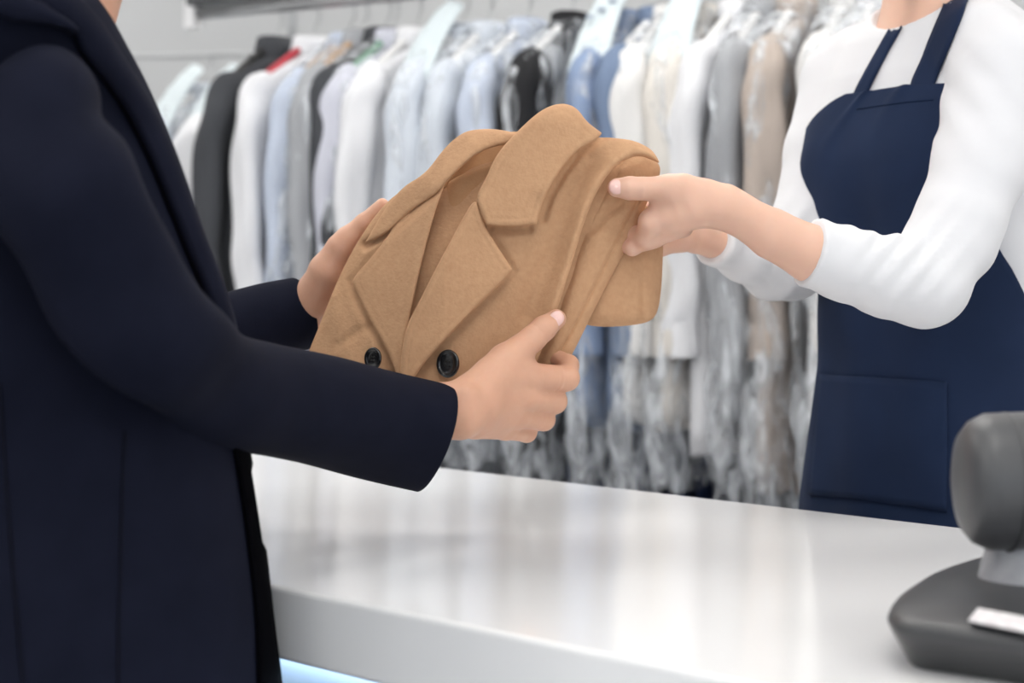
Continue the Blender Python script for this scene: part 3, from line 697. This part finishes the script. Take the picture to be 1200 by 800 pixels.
whand = [wfore, (hx([(848, 242, 13, 23.5), (812, 243, 13, 25), (790, 254, 18, 20)]), .012),
         (hx([(824, 228, 10, 19), (800, 222, 6, 18), (784, 221, 4, 16.3), (752, 221, 3, 13), (738, 220.5, 4, 13), (723, 220, 6, 11.3)]), .010), (hx([(790, 232, 8, 15), (770, 240, 14, 9)]), .008),
         (hx([(795, 250, 12, 18), (764, 260, 20, 15.5), (757, 279, 34, 12.5), (738, 272, 60, 10)]), .006),
         (hx([(795, 262, 26, 17), (766, 277, 38, 13), (741, 290, 46, 9.2), (726, 286, 62, 8.5)]), .004),
         (hx([(796, 264, 42, 15), (770, 270, 64, 11.5), (742, 270, 74, 9.5)]), .004),
         (hx([(800, 266, 54, 13), (778, 262, 78, 10), (752, 258, 86, 9)]), .004)]
wfarh = [wfar, (chain([(800, 272, 1.575, 18), (768, 250, 1.565, 12), (742, 240, 1.558, 9)]), .006), (chain([(798, 274, 1.58, 17), (760, 264, 1.572, 12), (735, 258, 1.562, 9)]), .006),
         (chain([(798, 278, 1.58, 15), (765, 280, 1.575, 11), (740, 276, 1.562, 9)]), .006), (chain([(800, 280, 1.575, 13), (775, 290, 1.573, 10), (755, 290, 1.562, 8.5)]), .006),
         (chain([(815, 270, 1.585, 14), (792, 252, 1.562, 11), (775, 240, 1.55, 9)]), .006)]
lo1, hi1 = bounds([c for c in whand[1:]]+[[wfore[-1], wfore[-4]]]); lo2, hi2 = bounds([wfarh[0][2:]]+wfarh[1:])
body_w = make_body('skin_woman', wom, wbody, np.array([.05, 1.35, .03]), np.array([.72, 2.0, 1.66]),
                   [(sdf_chains(whand, .006, lambda p, d: creases(p, d, (753, 221, 3), (723, 220, 6), (-.003, .001), .0005, .013)), lo1, hi1, .0013), (sdf_chains(wfarh, .006), lo2, hi2, .0022)], (whd, wh-.15, wh+.16))
nail(body_w, W(722.5, 218.8, -4.6), np.array([0, .1, 1.]), np.array([-1, 0, 0.05]), np.array([-.1, -1, .12]), .0068, .0070)
hair(wom, wh, [-.95, -.31, 0], 'hair_brown', .95, True)
# apron, wrapped over the torso
tv_V, tv_F = mesh_sdf(torso_d, [.10, 1.40, .72], [.74, 2.05, 1.60], .006)
tb = bvh_of(tv_V, tv_F)
def wrap(t, z, lift):
    dirv = wf*math.cos(t)+wl*math.sin(t); c = WC+[0, 0, z]
    o = Vector(c+dirv*.5); hit, n, i, d = tb.ray_cast(o, Vector(-dirv))
    if hit is None: hit = Vector(c+dirv*.12); n = Vector(dirv)
    n = np.array(n); n = n if n@dirv > 0 else -n
    return np.array(hit)+n*lift, n
# edges of the apron as angle (deg) left/right of the front at each height
edge = np.array([(1.434, -14, 50), (1.425, -26, 51), (1.40, -46, 53), (1.36, -68, 56), (1.30, -82, 64), (1.22, -92, 84), (1.14, -100, 104), (1.05, -108, 112), (.97, -108, 116), (.85, -108, 116), (.74, -108, 116)])
E = cat_rom(edge, 70); nu = 60
G = np.zeros((70, nu, 3)); N = np.zeros((70, nu, 3))
for i, (z, a, b) in enumerate(E):
    for j in range(nu):
        t = math.radians(a+(b-a)*j/(nu-1))
        # cloth hangs straight from the bust instead of following the waist in
        q, n = wrap(t, z, .009)
        if z < 1.34:
            q2, n2 = wrap(t, 1.34, .007); q3, n3 = wrap(t, .98, .007)
            r0 = np.linalg.norm((q-WC)[:2]); k = (1.34-z)/.36
            rr_ = np.linalg.norm((q2-WC)[:2])*(1-k)+np.linalg.norm((q3-WC)[:2])*k if z > .98 else 0
            wgt = .55*math.cos(min(abs(t), PI/2)); rn = max(r0, r0*(1-wgt)+max(rr_, r0)*wgt)+.0025*math.sin(9*t+z*7)*min(1, (1.34-z)*4)
            q = WC+(q-WC)*np.array([rn/r0, rn/r0, 1])
        G[i, j], N[i, j] = q, n
for _ in range(3):
    G[1:-1, 1:-1] = (G[1:-1, 1:-1]*4+G[:-2, 1:-1]+G[2:, 1:-1]+G[1:-1, :-2]+G[1:-1, 2:])/8
for i in range(70):
    for j in range(nu):
        u_, v_ = j/(nu-1), i/69
        a_ = .0035*math.exp(-((u_-.30-.25*v_)/.04)**2)*math.exp(-(v_/.22)**2)+.003*math.exp(-((u_-.72+.2*v_)/.05)**2)*math.exp(-(v_/.2)**2)
        a_ += .003*math.sin(u_*22+v_*9)*math.exp(-((v_-.42)/.12)**2)*.7+.0025*math.sin(v_*34+u_*6)*math.exp(-((v_-.47)/.07)**2)
        G[i, j] = G[i, j]+N[i, j]*a_
ap_V, ap_F = shell(G, N, .003)
apron = mk('apron', ap_V, ap_F, 'apron', wom)
ab = bvh_of(np.vstack([ap_V, sw_V]), list(ap_F)+[tuple(int(x)+len(ap_V) for x in f) for f in sw_F])
sb = bvh_of(sw_V, sw_F)
mk('strap', *ribbon(sb, [(1062, -14), (1052, 20), (1030, 60), (1006, 104), (996, 132)], [(1076, -14), (1065, 20), (1042, 62), (1020, 106), (1012, 132)], 5, 40, .004, .0025), 'apron', apron)
mk('strap', *ribbon(sb, [(1113, -14), (1102, 22), (1086, 60), (1072, 92), (1066, 112)], [(1140, -14), (1128, 22), (1112, 62), (1098, 96), (1092, 114)], 6, 40, .004, .0025), 'apron', apron)
seamline(ab, [(1004, 128), (1030, 124), (1060, 120), (1094, 117)], .0006, 'apron_thread', apron, .0003, 24)
mk('pocket', *ribbon(ab, [(962, 438), (1010, 441), (1060, 444), (1110, 448)], [(950, 580), (1000, 584), (1060, 592), (1110, 600)], 16, 30, .0035, .002), 'apron', apron)
for s in (-1, 1):
    hp_ = whips+wl*.085*s-[0, 0, .03]; kn = hp_+[0, 0, -.43]; an = hp_-wf*.02+[0, 0, -.82]
    mk('trouser_leg', *tube([hp_, kn, an], [.092, .068, .056], 32, 24, inturn=.03, caps=(True, False)), 'trouser', wom)
    rings = []
    for x, wd, hh in [(-.075, .02, .03), (-.05, .032, .05), (0, .035, .07), (.05, .038, .055), (.10, .041, .042), (.15, .034, .034), (.17, .012, .022)]:
        t = np.linspace(0, 2*PI, 24, endpoint=False)
        rings.append(an*[1, 1, 0]+wf*x+np.outer(wd*np.cos(t), wl)+np.outer(hh*np.clip(1+np.sin(t), 0, 2)*.5*1.3, [0, 0, 1])+[0, 0, .002])
    mk('shoe', *loft(rings), 'shoe', wom)

# ------------------------------------------------------------------ clothes rail with cleaned garments
RZ = 1.815
RA = np.array([-.70, 3.52]); RD = norm([.885, -.465]); RLEN = 2.0
def rail_pt(t): return np.array([*(RA+RD*t), RZ])
rail = empty('clothes_rail', (RA[0]+.8, RA[1]-.42, 0), 'long dark metal clothes rail along the back of the shop', 'clothes rail')
def obox(a, b, wd, z0, z1):
    a, b = np.array(a, float), np.array(b, float); d = norm(np.append(b-a, 0))[:2]; n = np.array([-d[1], d[0]])*wd/2
    q = [a-n, a+n, b+n, b-n]
    V = [(*p, z) for z in (z0, z1) for p in q]
    return np.array(V), [(3, 2, 1, 0), (4, 5, 6, 7), (0, 1, 5, 4), (1, 2, 6, 5), (2, 3, 7, 6), (3, 0, 4, 7)]
bevel(mk('beam', *obox(RA-RD*.02, RA+RD*RLEN, .05, RZ+.018, RZ+.085), 'rail_dark', rail, smooth=False), .004)
mk('rail_tube', *tube([np.append(RA+RD*t, RZ) for t in np.linspace(0, RLEN, 6)], [.0125]*6, 16, 12), 'steel', rail)
for t in np.arange(.02, RLEN, .38):
    q = RA+RD*t; mk('rail_clip', *tube([np.append(q, RZ+.01), np.append(q, RZ+.04)], [.012, .012], 12, 3), 'steel', rail)
for t in (-.02, .66, 1.34, 1.99):
    q = RA+RD*t
    mk('hanging_post', *obox(q-RD*.014, q+RD*.014, .028, RZ-.03 if t < 0 else RZ+.085, RH), 'white_metal', rail, smooth=False)
R2A, R2B = np.array([-1.2, 3.98]), np.array([-.50, 3.86])
rail2 = empty('clothes_rail', (-.85, 3.92, 0), 'short pale return rail near the grey back wall', 'clothes rail')
mk('rail_tube', *tube([(*R2A, RZ-.04), (*((R2A+R2B)/2), RZ-.04), (*R2B, RZ-.04)], [.007]*3, 16, 8), 'wall', rail2)
for q in (R2A+[.04, 0], R2B-[.04, 0]):
    mk('hanging_post', *obox(q-[.01, 0], q+[.01, 0], .02, RZ-.04, RH), 'steel', rail2, smooth=False)

def garment(name, hook, ang, col, label, cat, group, length=.85, wdt=.225, thick=.030, film=True, cape=False, hanger='white_plastic', jacket=False, seed=0, col2=None):
    g = np.random.default_rng(seed+11)
    root = empty(name, hook, label, cat, group, rz=ang)
    m = cloth(col, col2)
    t = np.linspace(0, 2*PI, 48, endpoint=False)
    nk = .085 if not jacket else .08
    lv = np.array([(-nk, .046, .030), (-nk-.018, .062, .034), (-nk-.04, .115, .032), (-nk-.07, .175, .030), (-nk-.10, .205, .030), (-nk-.15, .215, thick), (-.40, .212, thick*1.05), (-.62, .214, thick*1.1), (-length, .22, thick*1.12)])
    lv[:, 1] *= wdt/.225
    L = cat_rom(lv, 46); rings = []
    ph = g.uniform(0, 6)
    for i, (z, a, b) in enumerate(L):
        k = np.clip((-z-.2)/.3, 0, 1)
        fold = 1+k*(.20*np.sin(3*t+ph+z*2.2)+.14*np.sin(7*t+ph*2-z*3))
        x = a*np.sign(np.cos(t))*np.abs(np.cos(t))**.8; y = b*np.sign(np.sin(t))*np.abs(np.sin(t))**.7*fold
        zz = z+.012*k*np.sin(2*t+ph)*(i/45)+(.035*(np.abs(np.cos(t))**2)*(i > 43) if not jacket else 0)
        rings.append(np.stack([x, y, np.full_like(t, z)+zz-z], 1))
    mk('shirt_body' if not jacket else 'jacket_body', *loft(rings, (True, True)), m, root, local=True)
    for s in (-1, 1):
        sy = g.uniform(-.012, .012)
        pth = [(s*.165*wdt/.225, 0, -nk-.085), (s*.208*wdt/.225, 0, -nk-.125), (s*.232*wdt/.225, sy, -.30), (s*.236*wdt/.225, sy*2, -.48), (s*.228*wdt/.225, sy*2.5, -.60), (s*.222*wdt/.225, sy*3, -.70)]
        rr_ = [(.030, .026), (.040, .032), (.036, .034), (.034, .032), (.032, .030), (.030, .028)]
        p0 = g.uniform(0, 6)
        sv = mk('sleeve', *tube(pth, rr_, 28, 44, up=(0, 1, 0), disp=lambda q, th_: .006*np.sin(3*th_+p0+q*5)*np.clip(q*2, 0, 1)+.003*np.sin(26*q+2*np.sin(th_)+p0), inturn=.02, caps=(True, False)), m, root, local=True)
        if not jacket:
            e = np.array(pth[-1]); mk('cuff', *tube([e+[0, 0, .055], e+[0, 0, .02], e-[0, 0, .006]], [(.034, .032)]*3, 24, 8, up=(0, 1, 0), inturn=.01, caps=(False, False)), m, sv, local=True)
    # collar: stand and fall
    cr = []
    for z, a, b in ((-nk-.024, .058, .034), (-nk-.004, .050, .031), (-nk+.022, .047, .030), (-nk+.028, .051, .032), (-nk+.018, .060, .036), (-nk-.012, .070, .040), (-nk-.014, .068, .039)):
        cr.append(np.stack([a*np.cos(t), b*np.sin(t), z+.012*np.sin(t)*(a > .055)], 1))
    mk('collar', *loft(cr, (False, False)), m, root, local=True)
    if not jacket:
        pz = np.linspace(-nk-.03, -length+.03, 14)
        pr = [np.array([(-.014, thick*.9+.012, z), (.014, thick*.9+.012, z), (.014, thick*.6, z), (-.014, thick*.6, z)]) for z in pz]
        mk('placket', *loft(pr), m, root, local=True)
    # hanger
    hg = mk('hanger', *tube([(-.195*wdt/.225, 0, -nk-.085), (-.12*wdt/.225, 0, -nk-.04), (-.04, 0, -nk+.004), (0, 0, -nk+.012), (.04, 0, -nk+.004), (.12*wdt/.225, 0, -nk-.04), (.195*wdt/.225, 0, -nk-.085)], [(.007, .010)]*7, 12, 30, up=(0, 1, 0)), hanger, root, local=True)
    mk('hook', *tube([(0, 0, -nk+.01), (0, 0, -.05), (.004, 0, -.034), (.018, 0, -.016), (.0165, 0, .006), (0, 0, .0165), (-.015, 0, .008)], [.0024]*7, 8, 30, up=(0, 1, 0)), 'steel', hg, local=True)
    if film:
        fr = []; fl = np.array([(-.055, .03, .02), (-.075, .065, .036), (-.12, .15, .041), (-.17, .222, .041), (-.24, .258, .043), (-.5, .266, .045), (-.8, .266, .045), (-length-.12+g.uniform(-.05, .05), .245, .04)])
        fl[:, 1] *= wdt/.225
        FL = cat_rom(fl, 50); a1, a2, a3 = g.uniform(0, 6, 3)
        for i, (z, a, b) in enumerate(FL):
            k = np.clip((-z-.05)/.2, 0, 1)
            n_ = k*(.10*np.sin(5*t+a1+z*9)+.08*np.sin(9*t+a2-z*17)+.06*np.sin(14*t+a3+z*31)+.05*np.sin(z*60+4*np.sin(t*2+a1)))
            fr.append(np.stack([a*np.sign(np.cos(t))*np.abs(np.cos(t))**.75*(1+n_*.25), b*np.sign(np.sin(t))*np.abs(np.sin(t))**.7*(1+n_*1.6), np.full_like(t, z)+.01*np.sin(6*t+a2)*(i == 49)], 1))
        tag(mk('plastic_cover', *loft(fr, (True, False)), 'film', root, local=True), 'clear crinkled plastic dust cover')
    if cape:
        x0, x1 = -.185, -.03; pts = []
        G = np.zeros((13, 9, 3)); N = np.zeros((13, 9, 3))
        for i, q in enumerate(np.linspace(-1, 1, 13)):
            for j in range(9):
                k = j/8; x = -.045-.155*k; zt = -.012-.105*k-.06*k*k
                G[i, j] = (x-.01*abs(q), q*(.030+.008*k), zt-.018*q*q+.002*math.sin(3*j+i)); N[i, j] = norm((-.7, q*.35, .75))
        cp = mk('paper_cape', *shell(G, N, .0012), 'paper', root, local=True); tag(cp, 'pale blue paper hanger cape')
        if cape == 2: mk('printed_mark', *join([box((-.105-.022*i, -.02+.014*i, -.056-.017*i), (-.098-.022*i, -.006+.014*i, -.049-.017*i)) for i in range(3)]), 'ink', cp, local=True, smooth=False)
    return root
WHITE, PALE, BLUE, LAV = (.70, .705, .73), (.56, .60, .66), (.46, .51, .61), (.52, .53, .60)
GREY, DARK, BLACK, DENIM = (.33, .34, .36), (.055, .058, .065), (.018, .018, .02), (.22, .285, .42)
CREAM, TAUPE, OFF_W = (.64, .61, .57), (.42, .36, .32), (.68, .675, .67)
rack = [  # near-edge x in the picture, colour, options, label
    (152, PALE, dict(cape=True), 'pale blue white shirt under a paper cape, leftmost on the return rail', 2),
    (196, WHITE, dict(cape=True, film=False), 'white shirt with a paper cape between the pale shirt and the charcoal jacket', 2),
    (230, DARK, dict(jacket=True, film=False, hanger='black_plastic', length=.80), 'charcoal jacket hanging at the left end of the long rail', 1),
    (267, WHITE, dict(film=False, hanger='red_plastic'), 'bright white shirt right of the charcoal jacket', 1),
    (312, BLUE, dict(film=True, hanger='wood_hanger'), 'light blue shirt right beside the first bright white shirt', 1),
    (334, GREY, dict(jacket=True, film=True, hanger='wood_hanger'), 'mid grey jacket beside the light blue shirt', 1),
    (352, DARK, dict(jacket=True, film=False, hanger='black_plastic'), 'narrow dark grey jacket squeezed in beside the mid grey one', 1),
    (369, LAV, dict(film=True, hanger='green_plastic'), 'lavender grey shirt right of the dark grey jackets', 1),
    (398, WHITE, dict(film=False), 'white shirt left of the pale blue shirts, above the man\'s far hand', 1),
    (448, PALE, dict(cape=True), 'pale blue shirt with a paper cape right above the coat collar', 1),
    (488, PALE, dict(), 'pale blue shirt in plastic, second of the three together', 1),
    (530, BLUE, dict(), 'sky blue shirt in plastic just left of the black garment', 1),
    (581, BLACK, dict(jacket=True, length=.88), 'black jacket in shiny plastic behind the camel collar', 1),
    (654, DENIM, dict(cape=2), 'denim blue shirt with a large paper cape right of the black jacket', 1),
    (688, (.15, .20, .30), dict(film=False), 'darker blue shirt partly hidden beside the denim blue one', 1),
    (706, OFF_W, dict(), 'off-white shirt in plastic right of the blue shirts', 1),
    (748, CREAM, dict(cape=True), 'cream shirt in plastic under a paper cape above the reaching hand', 1),
    (785, WHITE, dict(film=False, length=.90), 'brightest white shirt hanging above the reaching wrist', 1),
    (826, GREY, dict(), 'pale grey shirt in crinkled plastic right of the brightest white shirt', 1),
    (866, TAUPE, dict(length=.95), 'taupe beige blouse in crinkled plastic', 1),
    (924, OFF_W, dict(length=.95), 'long off-white shirt just left of the white sleeve', 1),
    (968, WHITE, dict(), 'white shirt half hidden behind the attendant\'s shoulder', 1),
    (1012, GREY, dict(), 'light grey shirt hidden behind the attendant\'s neck', 1)]
for i, (px, col, op, lab, which) in enumerate(rack):
    hd = norm([.44+.05*math.sin(i*2.3), .90]); ang = math.atan2(hd[1], hd[0])
    wdt = op.pop('wdt', .225)
    best = None
    for t in np.linspace(-.3, RLEN, 900) if which == 1 else np.linspace(0, .7, 300):
        h_ = rail_pt(t) if which == 1 else np.array([*(R2A+norm(R2B-R2A)*t), RZ-.04])
        ne = h_[:2]-hd*.235; p_ = 600+FPX*(ne[0]-.04)/ne[1]
        if best is None or abs(p_-px) < best[0]: best = (abs(p_-px), h_)
    nm = 'hanging_jacket' if op.get('jacket') else 'hanging_shirt'
    lab = lab.replace("man's far hand", 'far hand in the navy sleeve')
    garment(nm, best[1]-[0, 0, .0165], ang, col, lab, 'jacket' if op.get('jacket') else 'shirt', 'garments on the back rail', wdt=wdt, seed=i, **op)
# lower rail with dark trousers behind the shirts
LA, LB, LZ = np.array([-.45, 3.72]), np.array([1.15, 2.92]), 1.03
low = empty('clothes_rail', (*((LA+LB)/2), 0), 'low rail carrying dark trousers behind the shirts', 'clothes rail')
mk('rail_tube', *tube([(*LA, LZ), (*((LA+LB)/2), LZ), (*LB, LZ)], [.0125]*3, 16, 8), 'steel', low)
for q in (LA+.02*norm(LB-LA), LB-.02*norm(LB-LA)): mk('post', *obox(q-[.012, 0], q+[.012, 0], .024, 0, LZ), 'steel', low, smooth=False)
tl = ['black trousers', 'charcoal trousers', 'navy trousers']
NAVY = (.012, .022, .06)
cols = [DARK, BLACK, DARK, BLACK, DARK, NAVY, NAVY, NAVY, BLACK, DARK, BLACK, DARK, BLACK, DARK]
nm_ = {DARK: 'charcoal', BLACK: 'black', NAVY: 'navy'}
for i, c_ in enumerate(cols):
    q = LA+(LB-LA)*(.06+.9*i/(len(cols)-1)); ld = norm(LB-LA); hd = np.array([-ld[1], ld[0]]); g = np.random.default_rng(i)
    lab = 'navy trousers folded over the low rail under the denim shirts' if nm_[c_] == 'navy' else '%s trousers folded over the low rail below the hanging shirts' % nm_[c_]
    r = empty('hanging_trousers', (*q, LZ-.014), lab, 'trousers', 'trousers on the low rail', rz=math.atan2(hd[1], hd[0])+g.uniform(-.15, .15))
    mm = cloth(c_)
    for s in (-1, 1):
        t = np.linspace(0, 2*PI, 32, endpoint=False); rings = []; ph = g.uniform(0, 6)
        for z in np.linspace(-.075, -.60, 16):
            rings.append(np.stack([(.17+.01*math.sin(z*8+ph))*np.sign(np.cos(t))*np.abs(np.cos(t))**.7, s*.021+.017*np.sin(t)*(1+.25*np.sin(4*t+ph+z*5)), np.full_like(t, z)], 1))
        mk('trouser_leg', *loft(rings), mm, r, local=True)
    hg = mk('hanger', *tube([(-.18, 0, -.085), (.18, 0, -.085)], [.006, .006], 10, 4, up=(0, 1, 0)), 'steel', r, local=True)
    mk('hook', *tube([(-.18, 0, -.085), (-.05, 0, -.045), (0, 0, -.03), (.018, 0, -.014), (.0165, 0, .006), (0, 0, .0165), (-.015, 0, .008)], [.002]*7, 8, 24, up=(0, 1, 0)), 'steel', hg, local=True)
